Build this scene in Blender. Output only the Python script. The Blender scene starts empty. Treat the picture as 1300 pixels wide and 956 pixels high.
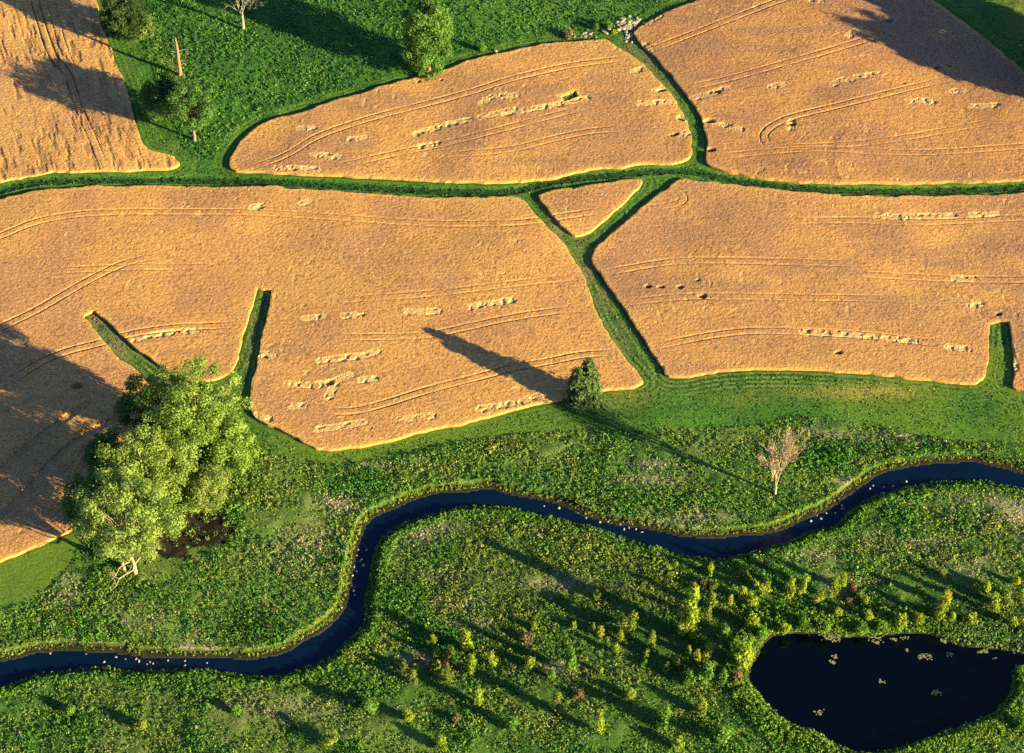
import bpy, math, random
import numpy as np
from mathutils import Vector
R = np.random.RandomState(7); random.seed(7)
SC = bpy.context.scene; COL = SC.collection

# ------------------------------------------------------------------ camera geometry (photo 1300 x 956)
D, DELTA, FPX = 520.0, math.radians(46), 3120.0
CS, SN = math.cos(DELTA), math.sin(DELTA)
CAMP = np.array([0.0, -D*CS, D*SN])

def lattice(ix, iy, seed):
    n = (ix.astype(np.int64)*374761393 + iy.astype(np.int64)*668265263 + seed*982451653) & 0xffffffff
    n = ((n ^ (n >> 13))*1274126177) & 0xffffffff
    n = (n ^ (n >> 16)) & 0xffffff
    return n/float(0xffffff)
def vnoise(x, y, s, seed=0):
    x = np.asarray(x, float)/s; y = np.asarray(y, float)/s
    ix = np.floor(x); iy = np.floor(y); fx = x-ix; fy = y-iy
    fx = fx*fx*(3-2*fx); fy = fy*fy*(3-2*fy)
    a = lattice(ix, iy, seed); b = lattice(ix+1, iy, seed); c = lattice(ix, iy+1, seed); d = lattice(ix+1, iy+1, seed)
    return (a*(1-fx)+b*fx)*(1-fy)+(c*(1-fx)+d*fx)*fy
def fbm(x, y, s, seed=0, o=4, g=.5):
    t = 0; a = 1; w = 0
    for k in range(o):
        t = t+a*vnoise(x+13.7*k, y-7.1*k, s/2**k, seed+k*17); w += a; a *= g
    return t/w
def sstep(a, b, x):
    t = np.clip((x-a)/(b-a), 0, 1); return t*t*(3-2*t)

def hills(x, y):
    x = np.asarray(x, float); y = np.asarray(y, float)
    f = sstep(-10, 40, y)
    return f*((fbm(x, y, 60, 5, 3)-.5)*2.6 + (fbm(x, y, 17, 8, 2)-.5)*.55)

def W(px, py, lift=0.0, flat=False):
    """pixel of the photograph -> point of the terrain"""
    px = np.asarray(px, float); py = np.asarray(py, float)
    a = (px-650)/FPX; b = -(py-478)/FPX
    dx = a; dy = CS+b*SN; dz = -SN+b*CS
    z = np.zeros_like(px)+lift
    for _ in range(1 if flat else 4):
        t = (z-CAMP[2])/dz
        x = dx*t; y = CAMP[1]+dy*t
        if not flat: z = hills(x, y)+lift
    return x, y
def PX(x, y, z):
    dx = x; dy = y-CAMP[1]; dz = z-CAMP[2]
    f = dy*CS-dz*SN; u = dy*SN+dz*CS
    return 650+FPX*dx/f, 478-FPX*u/f

def chaikin(p, n=2, closed=True):
    p = np.array(p, float)
    for _ in range(n):
        if closed:
            q = np.roll(p, -1, 0); p = np.stack([p*.78+q*.22, p*.22+q*.78], 1).reshape(-1, 2)
        else:
            a, b = p[:-1], p[1:]
            m = np.stack([a*.78+b*.22, a*.22+b*.78], 1).reshape(-1, 2)
            p = np.vstack([p[:1], m, p[-1:]])
    return p
def WP(pts, n=2, closed=True, lift=0.0, flat=False):
    p = chaikin(pts, n, closed) if n else np.array(pts, float)
    x, y = W(p[:, 0], p[:, 1], lift, flat)
    return np.stack([x, y], 1)
def inside(x, y, P):
    r = np.zeros(x.shape, bool); j = len(P)-1
    for i in range(len(P)):
        xi, yi = P[i]; xj, yj = P[j]
        if yi != yj:
            m = ((yi > y) != (yj > y)) & (x < (xj-xi)*(y-yi)/(yj-yi)+xi); r ^= m
        j = i
    return r
def pdist(x, y, P, R_=6.0, closed=False, near=False, cut=False):
    """distance (up to R_) of many points to a polyline"""
    d = np.full(x.shape, R_*R_); nx = x.copy() if near else None; ny = y.copy() if near else None
    n = len(P); rng = range(n if closed else n-1)
    for i in rng:
        ax, ay = P[i]; bx, by = P[(i+1) % n]
        m = (x > min(ax, bx)-R_) & (x < max(ax, bx)+R_) & (y > min(ay, by)-R_) & (y < max(ay, by)+R_)
        idx = np.nonzero(m)[0]
        if len(idx) == 0: continue
        X = x[idx]; Y = y[idx]; ux, uy = bx-ax, by-ay; L = ux*ux+uy*uy+1e-12
        t0 = ((X-ax)*ux+(Y-ay)*uy)/L; t = np.clip(t0, 0, 1); qx = ax+t*ux; qy = ay+t*uy
        e = (X-qx)**2+(Y-qy)**2
        k = e < d[idx]; ii = idx[k]; d[ii] = e[k]
        if near: nx[ii] = qx[k]; ny[ii] = qy[k]
    d = np.sqrt(d)
    if cut:
        for e0, e1 in ((P[0], P[2]), (P[-1], P[-3])):
            T = (e1-e0)/np.hypot(*(e1-e0)); k = (np.hypot(x-e0[0], y-e0[1]) < R_*1.6) & ((x-e0[0])*T[0]+(y-e0[1])*T[1] < 0); d[k] = R_
    return (d, nx, ny) if near else d

# ------------------------------------------------------------------ outlines read from the photograph
FIELDS = {
 'A': [(-260,-160),(85,-160),(105,-70),(122,0),(138,56),(152,89),(165,127),(180,178),(190,190),(216,194),(227,203),(227,214),(203,218),(101,219),(51,221),(0,232),(-120,262),(-300,330)],
 'B': [(292,195),(305,178),(330,157),(371,145),(447,121),(548,91),(650,62),(701,53),(739,51),(767,48),(777,55),(802,70),(828,91),(850,117),(866,142),(876,165),(878,190),(875,208),(828,209),(751,217),(650,236),(561,232),(472,227),(330,221),(292,219)],
 'C': [(894,211),(897,178),(886,145),(873,127),(853,99),(828,71),(807,51),(802,38),(843,15),(888,-1),(960,-30),(1040,-90),(1130,-60),(1185,0),(1240,40),(1300,88),(1390,160),(1500,190),(1600,260),(1480,222),(1300,230),(1200,234),(1097,235),(1030,233),(970,230),(920,219)],
 'D': [(-160,280),(-80,268),(0,253),(51,240),(102,236),(200,235),(330,236),(422,241),(548,251),(610,250),(660,248),(675,263),(698,288),(719,314),(739,344),(751,377),(762,405),(777,430),(792,453),(810,470),(822,490),(769,498),(711,509),(650,524),(548,548),(472,566),(409,574),(396,570),(358,549),(328,537),(319,524),(321,481),(325,470),(335,420),(346,370),(346,370),(337,368),(328,367),(328,367),(317,403),(302,458),(288,480),(240,490),(208,470),(198,461),(178,448),(152,425),(126,399),(123,396),(123,396),(115,399),(107,401),(107,401),(127,430),(152,453),(178,471),(196,500),(205,530),(188,580),(150,620),(104,660),(96,672),(71,686),(33,702),(0,716),(-120,752),(-300,800)],
 'E': [(682,247),(701,241),(802,227),(815,226),(817,231),(812,240),(777,271),(752,296),(739,299),(726,301),(701,273)],
 'F': [(856,229),(866,226),(899,231),(970,239),(1072,248),(1160,249),(1300,245),(1420,232),(1560,300),(1600,560),(1450,545),(1300,500),(1285,496),(1287,460),(1281,410),(1281,410),(1270,409),(1257,411),(1257,411),(1256,443),(1249,492),(1186,485),(1072,473),(980,469),(904,473),(850,485),(838,463),(807,418),(782,380),(762,352),(749,332),(752,319),(777,296),(802,273),(838,245)],
}
RIV_UP = [(-260,880),(-60,850),(0,838),(25,830),(50,827),(100,826),(150,829),(200,834),(250,837),(290,837),(330,834),(365,827),(395,810),(420,790),(435,775),(442,755),(445,730),(447,705),(452,685),(462,668),(480,650),(500,640),(530,630),(570,623),(610,621),(650,625),(700,637),(750,655),(800,669),(850,677),(880,680),(923,681),(970,676),(1000,668),(1030,655),(1060,640),(1090,618),(1120,601),(1150,592),(1190,587),(1230,586),(1270,592),(1300,599),(1380,622),(1520,660)]
RIV_LO = [(-260,925),(-60,885),(8,865),(38,854),(94,843),(152,847),(216,849),(330,852),(371,850),(416,834),(442,816),(457,797),(470,758),(472,718),(482,685),(510,665),(536,652),(574,643),(612,640),(650,642),(713,655),(764,667),(802,682),(840,692),(878,699),(923,703),(960,699),(999,690),(1021,678),(1059,664),(1084,646),(1122,626),(1160,613),(1211,606),(1262,611),(1300,615),(1370,640),(1510,680)]
POND = [(980,801),(990,802),(1033,798),(1072,806),(1127,802),(1173,798),(1200,808),(1211,814),(1237,818),(1275,821),(1300,828),(1350,834),(1365,845),(1310,843),(1290,858),(1286,885),(1262,912),(1225,925),(1170,945),(1120,962),(1070,958),(1035,932),(1002,925),(972,900),(958,880),(944,866),(949,842),(957,832),(962,818)]
RIVER = RIV_UP+RIV_LO[::-1]
MEADOW_TOP = [(-400,850),(-120,800),(0,774),(33,767),(63,747),(89,719),(101,698),(112,672),(150,632),(200,590),(235,545),(262,515),(300,530),(320,552),(345,575),(371,585),(416,592),(472,585),(548,572),(599,562),(650,552),(726,547),(802,548),(866,544),(970,542),(995,531),(1046,531),(1122,544),(1198,562),(1275,562),(1300,567),(1450,600),(1700,650)]
MEADOW = MEADOW_TOP+[(1900,1500),(-600,1500)]

def field_outline(v):
    p = chaikin(v, 2, True); e = np.roll(p, -1, 0)-np.roll(p, 1, 0); e /= np.linalg.norm(e, axis=1, keepdims=True)+1e-9
    q = np.vstack([p, p[:1]]); area = sum(a[0]*b[1]-b[0]*a[1] for a, b in zip(q[:-1], q[1:]))
    ny = -e[:, 0]*np.sign(area)            # outward normal, image y (down positive)
    x, y = W(p[:, 0], p[:, 1], .72*sstep(.35, -.35, ny)); return np.stack([x, y], 1)
fW = {k: field_outline(v) for k, v in FIELDS.items()}
def shift(P, d):
    t = np.gradient(P, axis=0); t /= np.linalg.norm(t, axis=1, keepdims=True)+1e-9; return P+np.stack([-t[:, 1], t[:, 0]], 1)*d
WL = -1.0
wUP = WP(RIV_UP, 2, False, WL, True); wLO = WP(RIV_LO, 2, False, .25, True); wUP = shift(wUP, .45); wLO = shift(wLO, -.6); wUP = wUP+(np.stack([vnoise(wUP[:, 0], wUP[:, 1], 5, 31), vnoise(wUP[:, 0], wUP[:, 1], 5, 32)], 1)-.5)*1.3; wLO = wLO+(np.stack([vnoise(wLO[:, 0], wLO[:, 1], 6, 33), vnoise(wLO[:, 0], wLO[:, 1], 6, 34)], 1)-.5)*2.0; wRIV = np.vstack([wUP, wLO[::-1]])
wPOND = WP(POND, 2, True, WL, True)
wMEAD = WP(MEADOW)

# pairs of wheel tracks in the crop, (points, depth)
TRAMS = [
 ([(-160,352),(-60,322),(0,303),(38,286),(76,277),(114,273),(178,271),(330,272),(422,278),(548,287),(650,286),(688,282),(708,278),(772,269)],.8),
 ([(-120,470),(0,419),(51,395),(102,364),(152,338),(190,329),(208,328)],1),
 ([(58,347),(152,342),(228,341),(284,342)],.5),
 ([(-60,512),(0,495),(56,459),(89,447),(132,437),(157,428),(216,418),(312,415)],1),
 ([(420,384),(548,376),(650,363),(739,354)],.45),
 ([(422,431),(536,430),(574,422),(650,405),(713,396),(759,394)],.75),
 ([(400,517),(427,526),(460,523),(498,512),(548,496),(624,477),(650,469),(701,461),(739,452),(790,450)],1),
 ([(762,350),(828,338),(866,333),(970,334),(1100,338)],.8),
 ([(792,387),(828,383),(878,378),(980,380),(1148,382)],.6),
 ([(828,443),(866,435),(904,428),(942,423),(980,422),(1097,427),(1200,440)],.8),
 ([(1010,283),(1097,282),(1153,286),(1300,279),(1420,270)],.7),
 ([(1080,350),(1211,357),(1300,358),(1420,356)],.6),
 ([(828,248),(855,240),(870,255),(858,262),(828,266)],.4),
 ([(320,215),(363,201),(404,174),(472,152),(523,139),(600,119),(650,102),(701,90),(739,83),(802,76)],.9),
 ([(422,216),(498,198),(574,183),(650,163),(746,138)],.55),
 ([(561,200),(650,193),(701,179),(751,168),(802,166)],.7),
 ([(828,65),(891,41),(980,6),(1040,-14)],.9),
 ([(873,114),(929,102),(980,87),(1046,69),(1097,53),(1122,47)],.9),
 ([(1206,102),(1122,122),(1046,141),(1000,152),(978,163),(968,174),(972,186),(985,190)],1),
 ([(985,190),(1072,187),(1148,178),(1262,157)],.6),
 ([(904,203),(980,194),(1046,191),(1122,196),(1198,196),(1300,188),(1400,180)],.7),
 ([(36,-60),(43,0),(66,76),(86,92),(102,145),(115,172),(130,210)],1.2),
 ([(60,-20),(78,60),(96,100)],.6),
 ([(10,-60),(30,40),(60,110)],.4),
]
# long flattened straw-coloured streaks (points, half-width in m)
STREAKS = [
 ([(172,434),(185,431),(198,427),(225,424),(249,423)],.55),([(388,407),(410,405)],.35),([(438,404),(458,402)],.35),([(520,399),(556,398)],.35),
 ([(596,393),(620,388),(650,384)],.5),([(408,461),(435,457),(462,455),(478,449)],.5),([(368,490),(385,491),(400,492),(418,489),(432,484),(445,479)],.85),
 ([(426,491),(422,498),(418,507)],.4),([(460,485),(475,484)],.35),([(405,548),(430,545),(462,539)],.35),([(508,536),(530,533),(548,531)],.4),([(372,519),(385,518)],.3),
 ([(610,522),(630,519),(650,515)],.3),([(322,266),(332,264)],.35),([(385,261),(392,259)],.4),([(18,438),(30,436)],.4),([(664,512),(675,508),(690,504)],.6),
 ([(334,452),(346,455)],.7),([(326,531),(342,535)],.7),([(1020,424),(1045,426),(1065,427),(1110,431)],.45),([(1125,432),(1160,436)],.35),([(1115,277),(1140,278),(1175,277),(1210,277)],.35),
 ([(1235,276),(1265,275)],.3),([(1212,356),(1235,357)],.35),([(1205,443),(1228,446)],.35),([(1233,391),(1243,390)],.4),([(446,180),(462,178)],.55),
 ([(530,173),(540,169),(556,165)],.95),([(558,163),(575,159),(595,155)],.4),([(612,151),(635,146),(654,141)],.55),([(535,188),(555,185)],.4),([(400,198),(412,200),(430,202)],.35),
 ([(350,216),(378,216),(404,218)],.35),([(382,166),(397,165)],.35),([(612,134),(632,122),(650,125)],.35),([(642,126),(655,124)],.5),([(805,93),(816,90)],.55),([(640,147),(701,137),(745,128)],.35),
 ([(812,134),(850,133)],.45),([(833,117),(843,114)],.5),([(864,152),(872,155)],.4),([(866,175),(874,170)],.4),([(1058,110),(1070,103),(1080,104)],.5),([(1088,100),(1110,97),(1120,96)],.45),([(980,113),(994,110)],.4),
 ([(1078,48),(1092,38)],.6),([(1150,132),(1175,130),(1184,133)],.35),([(1210,119),(1224,118)],.35),([(1235,138),(1265,136)],.35),([(880,128),(905,121),(925,114)],.45),([(1003,166),(1005,157)],.5),
 ([(1030,2),(1042,4)],.6),([(1122,28),(1134,25)],.5),([(895,155),(915,160),(940,167)],.4),([(1275,430),(1288,470)],.3),
 ([(820,60),(826,68)],.5),([(820,33),(838,22)],.4),
]
PITS = [(823,366,.45),(838,367,.45),(863,367,.4),(886,358,.35),(892,378,.5),(1065,450,.45),(840,117,.5),(864,152,.55),(901,156,.7),(902,193,.6),(910,118,.6),(1128,28,.7),(1190,88,.4),(418,488,.6),(1005,160,.5),(155,457,.5),(98,492,.7),(1147,108,.3),(858,172,.4),(862,133,.5),(1267,401,.4),(336,455,.4),(532,106,.3),(560,104,.25),(1188,89,.35),(1205,87,.35),(853,174,.4)]
HOLE = WP([(712,125),(730,118),(734,125),(717,131)], 0)
CRACK = WP([(1070,165),(1056,183),(1052,203),(1058,226)], 1, False)
RUT = WP([(-70,720),(-30,680),(0,655),(20,641),(63,592),(96,562),(122,547),(165,525)], 2, False)
RUT2 = WP([(0,600),(40,565),(75,540),(110,515)], 2, False)

LEAFMUL = np.array([1.10, 1.43, 1.7]); M_LEAF = None
# ------------------------------------------------------------------ helpers for objects
def tag(o, label=None, cat=None, group=None, kind=None):
    if label: o['label'] = label
    if cat: o['category'] = cat
    if group: o['group'] = group
    if kind: o['kind'] = kind
    return o
def mesh_np(name, V, Q, mat, cols=None, extra=None, smooth=False, tris=None):
    """mesh from numpy quads (and optional triangles) with a point colour attribute"""
    me = bpy.data.meshes.new(name)
    nq = 0 if Q is None else len(Q); nt = 0 if tris is None else len(tris)
    me.vertices.add(len(V)); me.vertices.foreach_set('co', np.ascontiguousarray(V, dtype=np.float32).ravel())
    loops = []
    if nq: loops.append(np.asarray(Q).ravel())
    if nt: loops.append(np.asarray(tris).ravel())
    L = np.concatenate(loops).astype(np.int32)
    me.loops.add(len(L)); me.loops.foreach_set('vertex_index', L)
    st = np.concatenate([np.arange(nq)*4, nq*4+np.arange(nt)*3]).astype(np.int32)
    me.polygons.add(nq+nt); me.polygons.foreach_set('loop_start', st)
    me.polygons.foreach_set('use_smooth', np.full(nq+nt, smooth))
    if cols is not None:
        if mat is M_LEAF: cols = np.asarray(cols)*LEAFMUL
        a = me.color_attributes.new('col', 'FLOAT_COLOR', 'POINT')
        c = np.ones((len(V), 4), np.float32); c[:, :3] = cols; a.data.foreach_set('color', c.ravel())
    me.update(calc_edges=True); me.validate()
    me.materials.append(mat)
    return me
def link(name, me, parent=None, loc=None):
    o = bpy.data.objects.new(name, me); COL.objects.link(o)
    if parent is not None: o.parent = parent
    if loc is not None: o.location = loc
    return o

# ------------------------------------------------------------------ materials
def nt_new(name):
    m = bpy.data.materials.new(name); m.use_nodes = True
    t = m.node_tree; t.nodes.clear()
    out = t.nodes.new('ShaderNodeOutputMaterial'); return m, t, out
def noise_node(t, scale, detail=4, rough=.6, coord='Object'):
    tc = t.nodes.new('ShaderNodeTexCoord'); n = t.nodes.new('ShaderNodeTexNoise')
    n.inputs['Scale'].default_value = scale; n.inputs['Detail'].default_value = detail; n.inputs['Roughness'].default_value = rough
    t.links.new(tc.outputs[coord], n.inputs['Vector']); return n
def mathn(t, op, a, b):
    n = t.nodes.new('ShaderNodeMath'); n.operation = op
    for i, v in enumerate((a, b)):
        if isinstance(v, (int, float)): n.inputs[i].default_value = v
        else: t.links.new(v, n.inputs[i])
    return n.outputs[0]
def maprange(t, v, a, b, c, d):
    n = t.nodes.new('ShaderNodeMapRange')
    for i, q in enumerate((a, b, c, d)): n.inputs[1+i].default_value = q
    t.links.new(v, n.inputs[0]); return n.outputs[0]
def scale_col(t, col, fac):
    n = t.nodes.new('ShaderNodeVectorMath'); n.operation = 'SCALE'
    t.links.new(col, n.inputs[0]); t.links.new(fac, n.inputs['Scale']); return n.outputs[0]

def mat_ground(name, s1=1.6, s2=5.0, bump=.6, lo=.55, hi=1.45, dist=.25, lo2=.75, hi2=1.25):
    m, t, out = nt_new(name); b = t.nodes.new('ShaderNodeBsdfPrincipled')
    at = t.nodes.new('ShaderNodeAttribute'); at.attribute_name = 'col'
    n1 = noise_node(t, s1, 5, .7); n2 = noise_node(t, s2, 3, .6)
    f1 = maprange(t, n1.outputs[0], .3, .7, lo, hi); f2 = maprange(t, n2.outputs[0], .3, .7, lo2, hi2)
    c = scale_col(t, at.outputs['Color'], mathn(t, 'MULTIPLY', f1, f2))
    t.links.new(c, b.inputs['Base Color']); b.inputs['Roughness'].default_value = .9
    b.inputs['Specular IOR Level'].default_value = .15
    bp = t.nodes.new('ShaderNodeBump'); bp.inputs['Strength'].default_value = bump; bp.inputs['Distance'].default_value = dist
    t.links.new(mathn(t, 'ADD', n1.outputs[0], n2.outputs[0]), bp.inputs['Height']); t.links.new(bp.outputs[0], b.inputs['Normal'])
    t.links.new(b.outputs[0], out.inputs[0]); return m
def mat_leaf(name, trans=.3):
    m, t, out = nt_new(name); b = t.nodes.new('ShaderNodeBsdfPrincipled'); tr = t.nodes.new('ShaderNodeBsdfTranslucent'); mx = t.nodes.new('ShaderNodeMixShader')
    at = t.nodes.new('ShaderNodeAttribute'); at.attribute_name = 'col'; oi = t.nodes.new('ShaderNodeObjectInfo')
    vm = t.nodes.new('ShaderNodeVectorMath'); vm.operation = 'MULTIPLY'
    t.links.new(at.outputs['Color'], vm.inputs[0]); t.links.new(oi.outputs['Color'], vm.inputs[1])
    t.links.new(vm.outputs[0], b.inputs['Base Color']); t.links.new(vm.outputs[0], tr.inputs['Color'])
    b.inputs['Roughness'].default_value = .65; b.inputs['Specular IOR Level'].default_value = .25
    mx.inputs[0].default_value = trans
    t.links.new(b.outputs[0], mx.inputs[1]); t.links.new(tr.outputs[0], mx.inputs[2]); t.links.new(mx.outputs[0], out.inputs[0]); return m
def mat_bark(name, c0, c1):
    m, t, out = nt_new(name); b = t.nodes.new('ShaderNodeBsdfPrincipled'); n = noise_node(t, 3, 5, .7)
    r = t.nodes.new('ShaderNodeValToRGB'); r.color_ramp.elements[0].color = (*c0, 1); r.color_ramp.elements[1].color = (*c1, 1)
    r.color_ramp.elements[0].position = .35; r.color_ramp.elements[1].position = .65
    t.links.new(n.outputs[0], r.inputs[0]); t.links.new(r.outputs[0], b.inputs['Base Color']); b.inputs['Roughness'].default_value = .85
    bp = t.nodes.new('ShaderNodeBump'); bp.inputs['Strength'].default_value = .5; t.links.new(n.outputs[0], bp.inputs['Height']); t.links.new(bp.outputs[0], b.inputs['Normal'])
    t.links.new(b.outputs[0], out.inputs[0]); return m
def mat_water(name, k=1.0):
    m, t, out = nt_new(name); b = t.nodes.new('ShaderNodeBsdfPrincipled')
    n = noise_node(t, .25, 3, .5); r = t.nodes.new('ShaderNodeValToRGB')
    r.color_ramp.elements[0].color = (.0005*k, .0045*k, .02*k, 1); r.color_ramp.elements[1].color = (.001*k, .009*k, .038*k, 1)
    t.links.new(n.outputs[0], r.inputs[0]); t.links.new(r.outputs[0], b.inputs['Base Color'])
    b.inputs['Roughness'].default_value = .12; b.inputs['IOR'].default_value = 1.33
    n2 = noise_node(t, 2.2, 3, .6); bp = t.nodes.new('ShaderNodeBump'); bp.inputs['Strength'].default_value = .12; bp.inputs['Distance'].default_value = .1
    t.links.new(n2.outputs[0], bp.inputs['Height']); t.links.new(bp.outputs[0], b.inputs['Normal'])
    t.links.new(b.outputs[0], out.inputs[0]); return m
M_GROUND = mat_ground('grass_ground'); M_WHEAT = mat_ground('ripe_wheat', 1.5, 3.2, .45, .8, 1.2, .14, .6, 1.4)
M_LEAF = mat_leaf('leaves'); M_STRAW = mat_leaf('dry_straw', .15)
M_BARK = mat_bark('bark', (.09, .065, .045), (.26, .2, .15)); M_PALE = mat_bark('pale_bark', (.16, .13, .10), (.40, .33, .26))
M_SNAG = mat_bark('bare_brown_wood', (.12, .07, .05), (.30, .18, .12)); M_GREYWOOD = mat_bark('grey_dead_wood', (.12, .12, .11), (.28, .28, .25))
M_STONE = mat_bark('pale_stone', (.16, .145, .13), (.42, .38, .34)); M_DEAD = mat_bark('weathered_branches', (.2, .16, .13), (.46, .38, .3)); M_WATER = mat_water('dark_water'); M_POND = mat_water('still_pond_water', .12)

# ------------------------------------------------------------------ masks shared by ground and plants
def wheat_sd(x, y, R_=6.0):
    """(inside any wheat, distance to the nearest wheat edge)"""
    ins = np.zeros(x.shape, bool); d = np.full(x.shape, R_)
    for P in fW.values():
        ins |= inside(x, y, P); d = np.minimum(d, pdist(x, y, P, R_, True))
    return ins, d
def water_sd(x, y, R_=6.0):
    ins = inside(x, y, wRIV) | inside(x, y, wPOND)
    d = np.minimum(pdist(x, y, wRIV, R_, True), pdist(x, y, wPOND, R_, True))
    return np.where(ins, -d, d)
def blobs(px, py, L):
    r = np.zeros(px.shape)
    for (cx, cy, rx, ry, a) in L:
        q = ((px-cx)/rx)**2+((py-cy)/ry)**2
        r = np.maximum(r, a*np.exp(-q))
    return r
TAN = [(430,640,28,14,1),(395,700,50,26,.9),(250,823,26,14,.9),(85,748,30,18,.7),(540,672,34,22,.85),(560,732,22,8,1),(1285,655,50,20,1),(1250,640,40,12,.7),(700,738,34,9,1),(880,657,44,9,1),(830,590,30,6,.6),
       (1150,690,60,15,.6),(1075,742,40,16,.8),(1225,720,40,14,.7),(580,767,40,9,.7),(820,612,40,8,.7),(1160,555,60,8,.8),(1050,548,40,8,.6),(600,790,40,6,.6),(540,838,34,10,.9),(690,850,40,12,.6),(790,745,20,6,.5),(180,785,60,14,.5),(620,730,16,5,.8),(1040,705,60,10,.5),(470,590,60,8,.4),(1070,612,20,8,.8),(1180,900,60,20,.3),(360,900,90,14,.5)]
LUSH = [(330,800,50,22,1),(560,760,50,22,.9),(730,690,70,22,1),(1060,582,60,20,1),(1230,665,60,14,.9),(620,680,60,22,.8),(290,650,50,60,.6),(860,640,60,20,.6),(480,615,60,18,.8),(1200,575,80,12,1),(250,730,60,30,.5),(200,770,60,30,.5),(560,700,40,30,.4),(760,640,60,16,.5),(1000,575,40,24,.9),(680,780,50,20,.7),(120,800,70,18,.5)]
YEL = [(430,790,60,50,1),(450,700,30,70,1),(540,622,110,20,.9),(1010,672,110,28,1),(1110,600,80,14,.7),(20,830,60,10,.7)]
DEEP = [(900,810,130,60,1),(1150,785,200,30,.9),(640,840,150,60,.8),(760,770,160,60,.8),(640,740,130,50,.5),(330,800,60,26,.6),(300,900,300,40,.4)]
YM = [(700,570,130,26,1),(860,600,110,26,.8),(560,600,80,18,.7),(400,670,60,50,.7),(1080,560,90,14,.5),(900,560,100,14,.9),(150,770,60,20,.4),(1100,690,120,14,.6),(900,690,60,14,.5)]
THICK = [(900,800,70,60,1),(1130,778,180,22,1),(600,845,90,40,.8),(780,830,90,50,.6),(1250,770,80,30,.8),(960,740,60,25,.7),(860,930,140,50,.8),(1150,985,160,30,1)]
UMBER = [(232,676,44,22,1.1),(264,672,34,26,1.1),(225,702,44,8,1.1),(960,780,14,8,.8),(238,640,14,22,.9)]  # blobs where the ground turns very dark brown

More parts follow.
